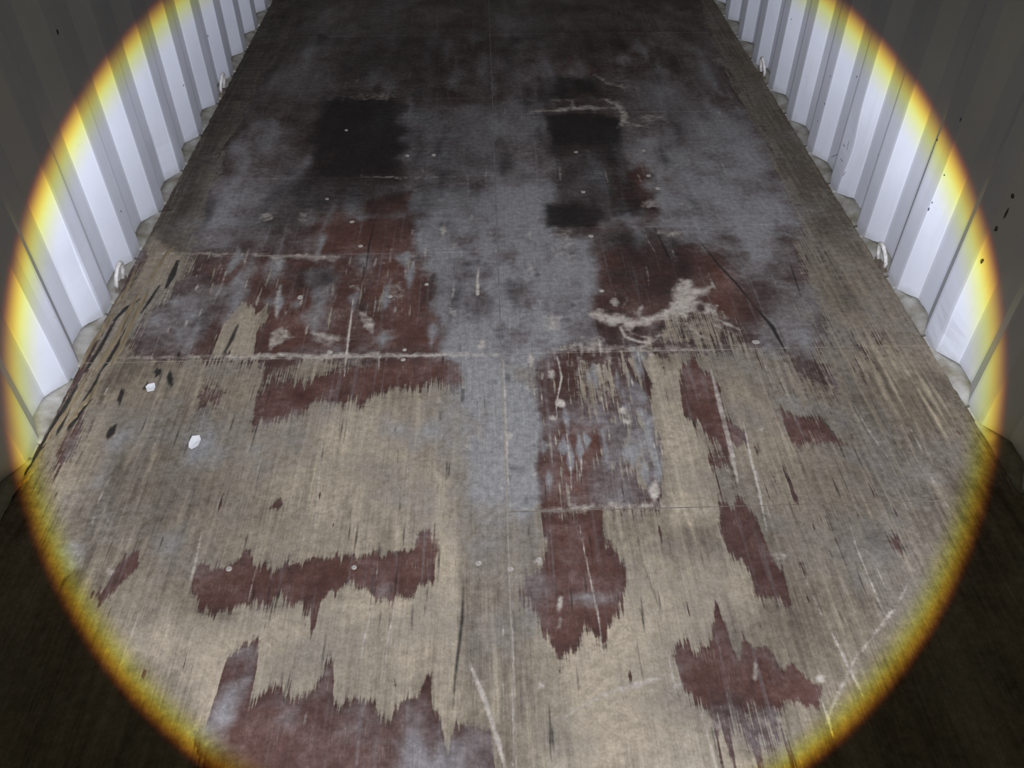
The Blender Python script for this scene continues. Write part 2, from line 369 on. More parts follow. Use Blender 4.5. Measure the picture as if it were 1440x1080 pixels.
# --- pale and bare spots on the far film
A('pale', 0.72, [(956, 394), (973, 392), (975, 404), (1002, 404), (990, 415), (979, 422), (1000, 430), (1002, 444), (975, 440), (962, 447), (938, 447), (919, 455), (896, 464), (875, 457), (852, 456), (829, 440), (842, 434), (869, 440), (900, 449), (930, 438), (946, 425), (946, 409)], 0.022)
A('peel', 0.55, [(940, 445), (1003, 432), (1045, 460), (1050, 490), (870, 495), (880, 466), (910, 470), (925, 455)], 0.05, 0.04)
A('dust', 0.35, [(940, 445), (1003, 432), (1045, 460), (1050, 490), (870, 495), (880, 466)], 0.05)
A('light', 0.55, [(940, 445), (1003, 432), (1045, 460), (1050, 490), (870, 495), (880, 466)], 0.04)
AL('pale', 0.8, [(873, 460), (880, 473), (898, 480), (915, 483)], 0.012, 0.006)
AL('pale', 0.6, [(1000, 446), (1025, 455), (1045, 465)], 0.016, 0.006)
A('peel', 1.0, [(296, 500), (308, 467), (331, 433), (346, 431), (360, 440), (378, 424), (381, 433), (369, 458), (360, 471), (362, 502)], 0.010, 0.06)
A('light', 0.65, [(296, 500), (308, 467), (331, 433), (378, 424), (369, 458), (362, 502)], 0.03)
AL('dark', 0.9, [(336, 455), (326, 475), (312, 500)], 0.012, 0.006)
A('pale', 0.50, [(381, 465), (398, 458), (412, 476), (390, 486), (375, 497)], 0.010)
A('pale', 0.45, [(384, 440), (390, 410), (396, 395), (396, 420), (388, 445)], 0.010)
A('pale', 0.50, [(502, 434), (515, 440), (525, 445), (529, 459), (526, 472), (510, 459)], 0.009)
A('pale', 0.40, [(436, 465), (470, 470), (500, 478), (470, 486), (436, 480)], 0.012)
A('pale', 0.38, [(547, 402), (565, 395), (570, 415), (552, 425)], 0.012)
A('pale', 0.45, [(480, 398), (505, 403), (508, 412), (495, 405)], 0.008)
A('dust', 0.85, [(385, 425), (395, 400), (400, 420), (390, 450)], 0.01)
A('dust', 0.7, [(425, 440), (455, 405), (470, 410), (440, 470)], 0.02, 0, 0.5)
AL('pale', 0.8, [(673, 376), (671, 395), (671, 415), (678, 417)], 0.010, 0.005)
A('dark', 0.6, [(653, 368), (676, 360), (674, 375), (655, 376)], 0.01)
# curved pale smears on the right, far
AL('pale', 0.62, [(745, 157), (790, 154), (830, 152), (868, 152)], 0.035, 0.02)
AL('pale', 0.50, [(775, 142), (805, 142), (806, 152)], 0.03, 0.015)
AL('pale', 0.62, [(845, 140), (868, 145), (878, 165), (874, 178), (885, 174), (912, 178)], 0.030, 0.02)
AL('pale', 0.50, [(838, 105), (860, 118), (895, 125)], 0.040, 0.03)
A('pale', 0.40, [(905, 160), (938, 160), (935, 170), (900, 172)], 0.03)
A('pale', 0.55, [(905, 281), (925, 280), (925, 292), (907, 294)], 0.02)
A('pale', 0.45, [(1000, 282), (1018, 283), (1012, 288)], 0.02)
A('pale', 0.40, [(925, 322), (965, 325), (960, 332), (922, 331)], 0.02)
A('pale', 0.38, [(1005, 344), (1030, 348), (1025, 352)], 0.015)
A('pale', 0.30, [(775, 330), (800, 320), (808, 345), (800, 400), (775, 345)], 0.03)
A('pale', 0.45, [(760, 440), (790, 448), (792, 468), (765, 462)], 0.02)
A('pale', 0.38, [(800, 482), (845, 470), (855, 490), (800, 496)], 0.02)
A('pale', 0.35, [(475, 135), (560, 128), (560, 140), (480, 142)], 0.05)
A('dust', 0.5, [(500, 300), (600, 296), (600, 306), (500, 310)], 0.02)
A('pale', 0.30, [(420, 355), (480, 360), (480, 368), (410, 365)], 0.015)
# --- film left standing in the near half
def FILM(pts, red=0.7, soft=0.006, jag=0.02, dust=0.10):
    A('peel', 0.0, pts, soft * 1.1, jag * 1.2, 1.0, 0.12); A('red', red, pts, 0.03, jag)
    A('dust', dust, pts, 0.012, 0.01); A('pale', 0.0, pts, 0.01)
FILM([(358, 592), (362, 562), (385, 542), (430, 536), (480, 518), (600, 504), (650, 508), (648, 540), (620, 548), (600, 540), (560, 546), (530, 553), (500, 566), (440, 568), (425, 585), (400, 592)], 0.85, 0.008, 0.03, 0.22)
FILM([(277, 797), (283, 791), (333, 792), (350, 764), (358, 790), (377, 798), (433, 787), (480, 782), (560, 774), (612, 772), (610, 823), (590, 825), (570, 840), (530, 845), (497, 828), (480, 822), (467, 830), (450, 853), (440, 898), (433, 852), (428, 880), (424, 855), (410, 850), (397, 837), (380, 847), (350, 848), (337, 858), (300, 863), (280, 853), (268, 835)], 0.85, 0.005, 0.02, 0.16)
A('red', 0.95, [(590, 740), (613, 735), (612, 780), (585, 778)], 0.02); A('peel', 0.35, [(590, 745), (613, 735), (612, 780), (585, 778)], 0.02)
FILM([(320, 923), (333, 912), (362, 905), (358, 947), (350, 997), (383, 973), (398, 960), (402, 980), (413, 987), (433, 973), (450, 968), (462, 918), (470, 937), (470, 983), (480, 997), (500, 977), (523, 980), (533, 997), (543, 1013), (563, 987), (583, 980), (605, 948), (610, 997), (620, 1007), (630, 1060), (640, 1017), (660, 1020), (687, 1027), (700, 1090), (690, 1300), (200, 1300), (250, 1120), (285, 1075), (263, 1032), (293, 1013)], 0.75, 0.005, 0.015, 0.22)
A('dust', 0.6, [(318, 960), (345, 955), (330, 1010), (300, 1015)], 0.02)
A('dust', 0.55, [(264, 1030), (320, 1025), (330, 1050), (290, 1070)], 0.03)
A('dust', 0.50, [(560, 1040), (690, 1040), (695, 1090), (560, 1100)], 0.05)
FILM([(763, 730), (800, 724), (843, 727), (850, 763), (877, 787), (882, 823), (877, 867), (860, 887), (847, 910), (832, 890), (817, 907), (803, 917), (787, 935), (770, 903), (750, 862), (727, 837), (733, 810), (757, 807), (768, 770)], 0.9, 0.008, 0.035, 0.18)
A('dust', 0.6, [(725, 800), (765, 790), (760, 850), (730, 850)], 0.03)
A('dust', 0.45, [(800, 838), (870, 836), (870, 850), (795, 852)], 0.012)
FILM([(757, 506), (800, 496), (900, 500), (912, 540), (925, 600), (935, 640), (925, 700), (880, 712), (800, 715), (765, 705), (755, 660), (760, 600)], 0.55, 0.02, 0.05, 0.30)
A('red', 0.9, [(775, 610), (800, 600), (840, 600), (845, 640), (820, 712), (775, 706), (765, 650)], 0.04)
A('dust', 0.05, [(775, 610), (840, 600), (845, 640), (820, 712), (775, 706)], 0.04)
A('dust', 0.65, [(840, 570), (900, 560), (925, 640), (860, 650)], 0.03, 0, 0.7)
A('peel', 0.55, [(800, 505), (850, 505), (880, 560), (850, 560), (820, 600), (800, 560)], 0.03)
FILM([(955, 525), (972, 505), (992, 518), (1012, 545), (1022, 590), (1046, 600), (1050, 622), (1030, 634), (1008, 625), (985, 600), (962, 590)], 0.85, 0.006, 0.04, 0.16)
FILM([(996, 640), (1020, 636), (1040, 690), (1052, 722), (1068, 740), (1082, 770), (1100, 797), (1108, 830), (1107, 850), (1086, 848), (1063, 853), (1058, 826), (1042, 800), (1028, 780), (1014, 750), (1010, 700)], 0.75, 0.008, 0.03, 0.20)
A('peel', 0.75, [(1000, 655), (1030, 655), (1042, 700), (1030, 715), (1010, 700)], 0.02)
FILM([(943, 913), (960, 905), (968, 900), (977, 920), (987, 907), (993, 917), (1002, 893), (1005, 845), (1018, 880), (1027, 907), (1037, 922), (1043, 887), (1060, 907), (1070, 900), (1087, 920), (1103, 936), (1113, 927), (1127, 947), (1160, 967), (1157, 983), (1147, 997), (1103, 997), (1070, 997), (1053, 983), (1010, 990), (980, 983), (963, 967), (955, 945)], 0.85, 0.005, 0.015, 0.14)
FILM([(1000, 990), (1100, 996), (1106, 1040), (1097, 1078), (1080, 1040), (1060, 1080), (1045, 1035), (1030, 1075), (1012, 1030), (1003, 1040)], 0.5, 0.014, 0.08, 0.4)
FILM([(1097, 573), (1120, 584), (1147, 580), (1163, 593), (1178, 614), (1192, 624), (1160, 623), (1113, 627), (1103, 600)], 0.7, 0.007, 0.02, 0.05)
FILM([(153, 818), (178, 777), (194, 774), (192, 797), (173, 820), (143, 845), (131, 840)], 0.7, 0.006, 0.02, 0.08)
FILM([(379, 712), (397, 697), (399, 712), (385, 718)], 0.7, 0.004, 0.01, 0.05)
FILM([(277, 560), (300, 545), (312, 556), (300, 575), (280, 570)], 0.6, 0.02, 0.03, 0.2)
FILM([(1252, 755), (1262, 752), (1266, 770), (1254, 770)], 0.7, 0.006, 0.01, 0.1)
FILM([(365, 506), (420, 503), (400, 520), (370, 525)], 0.5, 0.02, 0.02, 0.2)
FILM([(1120, 480), (1180, 540), (1150, 545), (1105, 500)], 0.4, 0.03, 0.04, 0.4)
FILM([(90, 620), (120, 610), (110, 640), (85, 655)], 0.4, 0.03, 0.04, 0.3)
# grimy edge under the long film strip and other dark wear stains
A('dark', 0.40, [(268, 835), (340, 858), (330, 875), (270, 868)], 0.02)
A('dark', 0.35, [(480, 538), (500, 540), (497, 556), (478, 558)], 0.012)
A('dark', 0.55, [(647, 545), (654, 545), (653, 566), (647, 566)], 0.006)
A('dark', 0.5, [(617, 578), (622, 578), (621, 592), (617, 592)], 0.004)
A('dark', 0.4, [(1210, 730), (1250, 740), (1250, 780), (1215, 770)], 0.05)
A('dark', 0.45, [(714, 653), (738, 655), (738, 664), (712, 663)], 0.008)
A('dark', 0.35, [(740, 622), (757, 622), (757, 632), (738, 630)], 0.01)
# gouges on the left
for q in ([(217, 520), (222, 514), (228, 517), (226, 526), (219, 528)], [(232, 534), (238, 522), (243, 526), (245, 540), (240, 541), (236, 537)], [(202, 542), (208, 534), (210, 540), (204, 546)], [(164, 563), (170, 546), (174, 549), (172, 562), (166, 572)], [(148, 612), (155, 598), (164, 597), (160, 612), (152, 618)], [(248, 500), (252, 496), (254, 502), (250, 508)]):
    A('dark', 1.0, q, 0.004, 0.03, 1.0, 0.4); A('dust', 0.0, q, 0.006)
# cracks along the left edge
for pts, w in (([(250, 365), (243, 385), (233, 405)], 0.022), ([(225, 400), (212, 420), (198, 440)], 0.012), ([(200, 418), (178, 432), (158, 452)], 0.016), ([(190, 440), (168, 480), (150, 510), (138, 526)], 0.012), ([(165, 445), (140, 490), (118, 525)], 0.014), ([(140, 525), (120, 565), (104, 590), (95, 605)], 0.020), ([(98, 575), (84, 600), (79, 612)], 0.014), ([(130, 560), (112, 580)], 0.01), ([(110, 540), (80, 590), (45, 650)], 0.018), ([(50, 640), (20, 690), (0, 730)], 0.016), ([(165, 500), (180, 470)], 0.012), ([(205, 365), (180, 410)], 0.010)):
    AL('dark', 1.0, pts, w, 0.004)
# cracks on the right
for pts, w in (([(920, 320), (935, 350), (943, 368)], 0.006), ([(985, 340), (1010, 372), (1035, 398), (1062, 432)], 0.007), ([(1062, 432), (1085, 458), (1105, 495)], 0.014), ([(1110, 368), (1118, 392), (1127, 418)], 0.006), ([(1003, 485), (1010, 505)], 0.008), ([(500, 366), (514, 380)], 0.006), ([(512, 375), (510, 395)], 0.010), ([(527, 310), (519, 345), (514, 385)], 0.006)):
    AL('dark', 0.9, pts, w, 0.003)
AL('dark', 0.85, [(652, 820), (650, 870), (646, 905), (640, 950), (637, 997)], 0.007, 0.004)
AL('dark', 0.6, [(710, 740), (711, 780)], 0.005, 0.003)
AL('dark', 0.6, [(906, 795), (918, 830), (932, 865)], 0.006, 0.004)
AL('dark', 0.5, [(1225, 835), (1240, 858), (1246, 870)], 0.010, 0.004)
AL('dark', 0.5, [(1213, 868), (1224, 896)], 0.010, 0.004)
AL('dark', 0.6, [(1000, 1020), (1008, 1060), (1013, 1085)], 0.006, 0.004)
AL('dark', 0.6, [(85, 830), (90, 815), (103, 805)], 0.008, 0.004)
# pale scratches and slivers, and a long pale arc at lower right
for pts, w, s in (([(708, 505), (710, 560), (713, 640), (716, 700)], 0.007, 0.55), ([(720, 840), (722, 960), (722, 1080)], 0.006, 0.6),
    ([(783, 500), (790, 530), (783, 565)], 0.006, 0.9), ([(795, 590), (802, 650), (804, 690)], 0.004, 0.8), ([(815, 740), (827, 800), (842, 870), (850, 930)], 0.004, 0.7),
    ([(660, 930), (680, 980), (700, 1040), (712, 1090)], 0.010, 0.7), ([(524, 850), (512, 900), (505, 945)], 0.006, 0.6), ([(556, 850), (545, 900), (540, 960)], 0.006, 0.5),
    ([(497, 418), (492, 460), (487, 500), (484, 530)], 0.006, 0.8), ([(1000, 520), (1010, 560), (1020, 600), (1030, 640), (1038, 680)], 0.014, 0.55),
    ([(1045, 590), (1055, 640), (1068, 690), (1078, 745)], 0.007, 0.8), ([(1195, 560), (1225, 610), (1250, 645)], 0.006, 0.55), ([(1190, 720), (1205, 770), (1230, 830), (1245, 866)], 0.005, 0.6),
    ([(1120, 790), (1140, 830), (1158, 870)], 0.006, 0.5), ([(1170, 890), (1190, 930), (1215, 980)], 0.010, 0.6), ([(1288, 800), (1262, 850), (1235, 885), (1200, 930), (1175, 985), (1160, 1020)], 0.008, 0.42),
    ([(1155, 985), (1165, 1010), (1172, 1035)], 0.008, 0.7), ([(985, 1000), (1000, 1050), (1010, 1090)], 0.006, 0.7), ([(940, 920), (946, 950), (950, 975)], 0.008, 0.6),
    ([(790, 1010), (850, 975), (905, 960), (945, 945)], 0.012, 0.5), ([(284, 745), (275, 790), (262, 835)], 0.007, 0.6), ([(120, 760), (112, 785)], 0.008, 0.5), ([(455, 590), (448, 680), (440, 780)], 0.004, 0.55), ([(345, 560), (330, 600)], 0.004, 0.5),
    ([(170, 640), (140, 700), (128, 740)], 0.004, 0.5), ([(903, 320), (915, 345), (925, 360)], 0.005, 0.5), ([(1018, 368), (1045, 400)], 0.005, 0.5), ([(890, 430), (898, 470)], 0.004, 0.5), ([(1060, 480), (1075, 510), (1085, 540)], 0.006, 0.5),
    ([(1092, 520), (1110, 560), (1122, 580)], 0.005, 0.5), ([(1430, 700), (1400, 640)], 0.008, 0.5)):
    AL('pale', s, pts, w, 0.0025)
for c, rx, ry, s in (((787, 568), 7, 6, 0.9), ((776, 588), 6, 4, 0.7), ((877, 577), 5, 5, 0.9), ((882, 592), 5, 4, 0.8), ((920, 690), 8, 15, 0.75), ((775, 527), 6, 8, 0.6), ((1062, 945), 4, 13, 0.6), ((786, 850), 4, 10, 0.7), ((788, 875), 3, 8, 0.6), ((155, 804), 6, 5, 0.6), ((758, 788), 7, 7, 0.6), ((716, 610), 6, 8, 0.6), ((745, 545), 8, 8, 0.35), ((747, 505), 5, 12, 0.6), ((1098, 780), 10, 5, 0.5), ((865, 425), 9, 6, 0.5), ((1152, 955), 7, 5, 0.8), ((950, 962), 10, 6, 0.6), ((762, 965), 8, 6, 0.6), ((1072, 602), 4, 5, 0.4), ((375, 305), 12, 6, 0.4), ((390, 368), 6, 10, 0.4), ((427, 305), 8, 8, 0.3), ((640, 440), 10, 8, 0.3)):
    A('pale', s, [(c[0] + rx * math.cos(k * 0.785), c[1] + ry * math.sin(k * 0.785)) for k in range(8)], 0.008, 0.006)
# wrinkled dusty plough lines crossing the grain at the edge of the dusty lane
for k in range(9):
    yy = 285 + k * 14
    AL('dark', 0.22, [(585, yy), (640, yy - 4), (690, yy - 6)], 0.02, 0.012)
for k in range(8):
    x0_, y0_ = 930 + k * 9, 195 + k * 19
    AL('dust', 0.8, [(x0_, y0_), (x0_ + 70, y0_ - 6), (x0_ + 140, y0_ + 6)], 0.03, 0.02, 0.6)

SCREWS = [(322, 800, 1.0), (498, 798, 1.1), (673, 792, 0.9), (718, 800, 0.9), (758, 787, 1.2), (567, 506, 1.0), (464, 495, 1.4), (569, 492, 1.2), (422, 418, 1.5), (549, 417, 1.1),
          (495, 312, 1.1), (507, 346, 1.2), (831, 332, 1.3), (846, 409, 1.2), (810, 214, 1.3), (905, 212, 1.3), (820, 270, 1.3), (925, 265, 1.3), (912, 247, 1.3), (1063, 481, 1.2), (460, 280, 1.2), (487, 183, 1.2), (573, 219, 1.2), (610, 218, 1.2), (600, 400, 1.0)]
SLIVERS = [((95, 600), (140, 535), 0.016, 0.006), ((62, 628), (128, 520), 0.012, 0.007), ((128, 530), (200, 408), 0.018, 0.006), ((150, 520), (212, 405), 0.020, 0.005), ((205, 400), (245, 345), 0.016, 0.005), ((112, 520), (160, 436), 0.012, 0.008), ((68, 553), (98, 528), 0.006, 0.010), ((24, 690), (62, 630), 0.016, 0.006), ((163, 430), (196, 372), 0.012, 0.006)]

for pts, w, s in (([(165, 503), (350, 502), (640, 499), (705, 498)], 0.022, 0.55), ([(760, 493), (830, 490), (930, 492), (1010, 492)], 0.03, 0.42), ([(215, 356), (300, 357), (420, 360), (480, 360)], 0.022, 0.50), ([(735, 716), (830, 714), (900, 713), (1010, 711)], 0.024, 0.45), ([(520, 373), (580, 362)], 0.02, 0.4), ([(480, 248), (560, 250), (690, 247)], 0.02, 0.35)):
    AL('pale', s, pts, w, 0.012)

# loose wear: single fibre bundles torn out of the film, film clinging on, splits and rubbed streaks, all along the grain
_r = random.Random(21)
def _in(P, x, y):
    c = False
    for i in range(len(P)):
        (ax, ay), (bx, by) = P[i], P[i - 1]
        if (ay > y) != (by > y) and x < (bx - ax) * (y - ay) / (by - ay) + ax: c = not c
    return c
def scatter(zone, n, ch, val, wmin, wmax, lmin, lmax, soft=0.0022, strength=1.0, turn=0.03):
    P = [fl(*p) for p in zone]; xs = [p[0] for p in P]; ys = [p[1] for p in P]; k = 0
    while k < n:
        x, y = _r.uniform(min(xs), max(xs)), _r.uniform(min(ys), max(ys))
        if not _in(P, x, y): continue
        k += 1; w, l, s = _r.uniform(wmin, wmax), _r.uniform(lmin, lmax), _r.gauss(0, turn)
        m = _r.uniform(0.25, 0.75); b = _r.uniform(-0.3, 0.3) * w
        poly = [(x, y), (x + s * l * m + w / 2 + b, y + l * m), (x + s * l, y + l), (x + s * l * m - w / 2 + b, y + l * m)]
        for c_, v_ in zip(ch, val): FIELDS.append((c_, v_, poly, soft, 0.0, strength, 0.5))
ZF5 = [(757, 510), (900, 500), (935, 640), (925, 705), (765, 705)]
ZRED = [(240, 372), (600, 365), (612, 490), (200, 498)]
ZWOOD = [(60, 660), (180, 510), (640, 510), (757, 520), (940, 520), (1330, 520), (1380, 640), (1300, 830), (1100, 1080), (290, 1080), (90, 830)]
ZRIGHT = [(1040, 500), (1320, 510), (1380, 640), (1300, 830), (1150, 980), (1080, 700)]
ZCTR = [(570, 300), (770, 300), (757, 720), (640, 720)]
ZFAR = [(260, 300), (440, 60), (980, 60), (1180, 420), (1000, 470), (300, 470)]
scatter(ZF5, 90, ('peel', 'light'), (0.95, 0.6), 0.003, 0.008, 0.03, 0.11, 0.003, 0.8)
scatter(ZF5, 14, ('pale',), (0.7,), 0.003, 0.007, 0.03, 0.10)
scatter(ZF5, 14, ('dust',), (0.9,), 0.01, 0.03, 0.04, 0.12, 0.006, 0.8)
scatter(ZRED, 44, ('peel', 'light'), (0.9, 0.5), 0.003, 0.011, 0.04, 0.16, 0.004, 0.8)
scatter(ZRED, 26, ('pale',), (0.55,), 0.003, 0.012, 0.02, 0.12, 0.003)
scatter(ZRED, 20, ('dust',), (0.9,), 0.01, 0.05, 0.05, 0.16, 0.012, 0.8)
scatter(ZWOOD, 45, ('peel', 'red'), (0.1, 0.5), 0.003, 0.008, 0.02, 0.08, 0.003)
scatter(ZWOOD, 130, ('light',), (0.95,), 0.004, 0.014, 0.06, 0.30, 0.005, 0.6)
scatter(ZWOOD, 120, ('dark',), (0.7,), 0.0025, 0.006, 0.03, 0.14)
scatter(ZWOOD, 45, ('pale',), (0.5,), 0.0025, 0.005, 0.05, 0.25)
scatter(ZRIGHT, 40, ('light', 'dust'), (0.75, 0.1), 0.004, 0.010, 0.06, 0.25, 0.004, 0.7)
scatter(ZRIGHT, 22, ('peel', 'red'), (0.25, 0.35), 0.006, 0.016, 0.06, 0.2, 0.008, 0.8)
scatter(ZCTR, 18, ('dark',), (0.45,), 0.004, 0.03, 0.02, 0.06, 0.006)
scatter(ZCTR, 18, ('pale',), (0.45,), 0.003, 0.03, 0.03, 0.12, 0.008)
scatter(ZFAR, 60, ('dust',), (0.8,), 0.01, 0.08, 0.08, 0.4, 0.03, 0.8)
scatter(ZFAR, 40, ('dark',), (0.7,), 0.01, 0.08, 0.05, 0.3, 0.03, 0.8)
scatter(ZFAR, 30, ('pale',), (0.45,), 0.004, 0.012, 0.05, 0.2, 0.006)

for pts, w, s in (([(905, 425), (898, 440), (905, 452)], 0.018, 0.6), ([(960, 452), (985, 470), (1010, 482)], 0.012, 0.6), ([(985, 425), (1010, 430), (1003, 440)], 0.014, 0.55), ([(935, 452), (925, 475), (905, 487)], 0.014, 0.5), ([(876, 432), (884, 420), (893, 426)], 0.014, 0.5), ([(890, 468), (915, 476), (916, 486)], 0.012, 0.6), ([(1000, 455), (1040, 470)], 0.014, 0.5)):
    AL('pale', s, pts, w, 0.010)
for c, rx, ry in (((985, 432), 7, 5), ((898, 462), 8, 5), ((930, 462), 9, 5), ((960, 470), 10, 5), ((990, 478), 9, 4)):
    P_ = [(c[0] + rx * math.cos(k * 0.785), c[1] + ry * math.sin(k * 0.785)) for k in range(8)]
    A('pale', 0.0, P_, 0.012); A('dark', 0.55, P_, 0.014)

ZEDGE = [(880, 505), (912, 520), (938, 640), (930, 705), (880, 705)]
scatter(ZEDGE, 36, ('peel', 'light'), (0.95, 0.6), 0.004, 0.012, 0.04, 0.16, 0.004, 0.85)
scatter(ZEDGE, 12, ('dust',), (0.9,), 0.012, 0.035, 0.06, 0.2, 0.010, 0.8)
ZTOP = [(757, 500), (930, 492), (935, 520), (757, 540)]
scatter(ZTOP, 30, ('pale',), (0.5,), 0.004, 0.02, 0.02, 0.08, 0.006, 0.8)
scatter([(640, 300), (770, 300), (757, 500), (640, 500)], 40, ('dust',), (0.45,), 0.02, 0.08, 0.02, 0.08, 0.02, 0.7, 0.5)

def sdf(px, py, poly):
    n = len(poly); d = np.full(px.shape, 1e9); ins = np.zeros(px.shape, bool)
    for i in range(n):
        ax, ay = poly[i]; bx, by = poly[(i + 1) % n]
        ex, ey = bx - ax, by - ay; wx, wy = px - ax, py - ay
        t = np.clip((wx * ex + wy * ey) / (ex * ex + ey * ey + 1e-12), 0, 1)
        d = np.minimum(d, (wx - ex * t) ** 2 + (wy - ey * t) ** 2)
        c = ((ay > py) != (by > py))
        with np.errstate(divide='ignore', invalid='ignore'):
            c &= px < (bx - ax) * (py - ay) / (by - ay + 1e-15) + ax
        ins ^= c
    d = np.sqrt(d)
    return np.where(ins, d, -d)

CH = {'peel': 0, 'red': 1, 'light': 2, 'dust': 3, 'dark': 4, 'pale': 5}
def wear_fields(x, y):
    v = np.zeros((6, x.size)); v[1] = 0.35; v[2] = 0.35
    # splinters: the outlines are pulled along the grain by different amounts from one fibre bundle to the next
    teeth = (vn(x * 95, y * 2.2, 1) - 0.5) * 1.0 + (vn(x * 210, y * 4, 2) - 0.5) * 0.6
    wob = vn(x * 14, y * 14, 3) - 0.5; wob2 = vn(x * 40, y * 40, 4) - 0.5
    for ch, val, poly, soft, jag, strength, an in FIELDS:
        P = np.array(poly); pad = soft * 1.6 / an + abs(jag) + 0.01
        sel = np.where((x > P[:, 0].min() - pad) & (x < P[:, 0].max() + pad) & (y > P[:, 1].min() - pad) & (y < P[:, 1].max() + pad))[0]
        if not sel.size: continue
        xx, yy = x[sel], y[sel] + jag * teeth[sel]
        w = min(soft, 0.06)
        if soft > 0.004: xx = xx + w * 0.9 * wob[sel] + 0.3 * w * wob2[sel]; yy = yy + w * 0.9 * wob2[sel] + w * 0.6 * wob[sel]
        t = np.clip(0.5 + 0.5 * sdf(xx, yy * an, [(a, b * an) for a, b in poly]) / soft, 0, 1); t = t * t * (3 - 2 * t) * strength
        c = CH[ch]; v[c, sel] += (val - v[c, sel]) * t
    # wear is never even: film thins out and veneer fibres cling on in drifts
    drift = vn(x * 5, y * 2.2, 11) * 0.6 + vn(x * 17, y * 5, 12) * 0.4; fib = vn(x * 60, y * 2.6, 13)
    v[0] = 0.16 + 0.70 * v[0] + 0.22 * (drift - 0.5) + 0.16 * (fib - 0.5)
    d2 = vn(x * 9, y * 6, 21) * 0.55 + vn(x * 26, y * 15, 22) * 0.45; d3 = vn(x * 8, y * 3, 23) * 0.6 + vn(x * 31, y * 11, 24) * 0.4
    v[3] = np.clip(v[3] + (0.25 * (drift - 0.5) + 0.75 * (d2 - 0.5) * np.clip(1.9 - y * 0.45, 0.35, 1)) * np.clip(v[3] * 4, 0, 1) + 0.25 * np.clip(d2 - 0.58, 0, 1), 0, 1)
    v[2] = np.clip(v[2] + 0.55 * (d3 - 0.5), 0, 1); v[1] = np.clip(v[1] + 0.5 * (d2 - 0.5), 0, 1)
    v[4] = np.clip(v[4] + 0.35 * (d3 - 0.5) * np.clip(v[4] * 4, 0, 1) * (v[4] < 0.9), 0, 1)
    return v

def spaced(a, b, step):
    out = [a]
    while out[-1] < b - 1e-9:
        s = step(out[-1]); out.append(min(out[-1] + s, b) if b - out[-1] > 1.4 * s else b)
    return np.array(out)

def plywood_panel(x0, x1, y0, y1):
    xs = spaced(x0, x1, lambda t: 0.0032 if y0 < 3.3 else 0.006)
    ys = spaced(y0, y1, lambda t: 0.03 if t < 0.5 else 0.0075 if t < 1.9 else 0.011 if t < 2.8 else 0.02)
    nx, ny = len(xs), len(ys)
    X, Y = np.meshgrid(xs, ys); X, Y = X.ravel(), Y.ravel()
    v = wear_fields(X, Y)
    Z = -0.0011 * np.clip((v[0] - 0.35) * 4, 0, 1) + 0.0007 * (vn(X * 300, Y * 9, 6) - 0.5) * v[0] - 0.002 * np.clip(v[4] - 0.85, 0, 1) + 0.0015 * (vn(X * 3, Y * 3, 8) - 0.5)
    top = np.stack([X, Y, Z], 1)
    idx = np.arange(nx * ny).reshape(ny, nx)
    q = np.stack([idx[:-1, :-1], idx[:-1, 1:], idx[1:, 1:], idx[1:, :-1]], -1).reshape(-1, 4)
    loop = np.concatenate([idx[0, :], idx[1:, -1], idx[-1, -2::-1], idx[-2:0:-1, 0]])
    up = top[loop]; dn = up.copy(); dn[:, 2] = -0.0285; n = len(loop)
    b0 = nx * ny; k = np.arange(n); k2 = (k + 1) % n
    sk = np.stack([b0 + k, b0 + n + k, b0 + n + k2, b0 + k2], -1)
    V = np.concatenate([top, up, dn]); Q = np.concatenate([q, sk])
    bot = [b0 + n, b0 + n + nx - 1, b0 + n + nx + ny - 2, b0 + n + 2 * nx + ny - 3]
    me = bpy.data.meshes.new('plywood_panel')
    me.vertices.add(len(V)); me.vertices.foreach_set('co', V.ravel().astype(np.float32))
    nf = len(Q) + 1
    me.loops.add(len(Q) * 4 + 4); me.polygons.add(nf)
    me.loops.foreach_set('vertex_index', np.concatenate([Q.ravel(), np.array(bot[::-1])]).astype(np.int32))
    me.polygons.foreach_set('loop_start', (np.arange(nf) * 4).astype(np.int32))
    sm = np.zeros(nf, bool); sm[:len(q)] = True
    me.update(calc_edges=True); me.polygons.foreach_set('use_smooth', sm)
    allv = np.concatenate([v, v[:, loop], v[:, loop]], 1)
    for nm, a in (('wear', allv[:3]), ('soil_tone', allv[3:])):
        at = me.attributes.new(nm, 'FLOAT_VECTOR', 'POINT'); at.data.foreach_set('vector', a.T.ravel().astype(np.float32))
    me.materials.append(ply); me.validate()
    o = bpy.data.objects.new('plywood_panel', me); C.objects.link(o); o.parent = floor
    return o

h = GAP / 2
for J, x0, x1 in ((JL, XL, -h), (JR, h, XR)):
    for a, b in zip(J[:-1], J[1:]): plywood_panel(x0, x1, a + h, b - h)
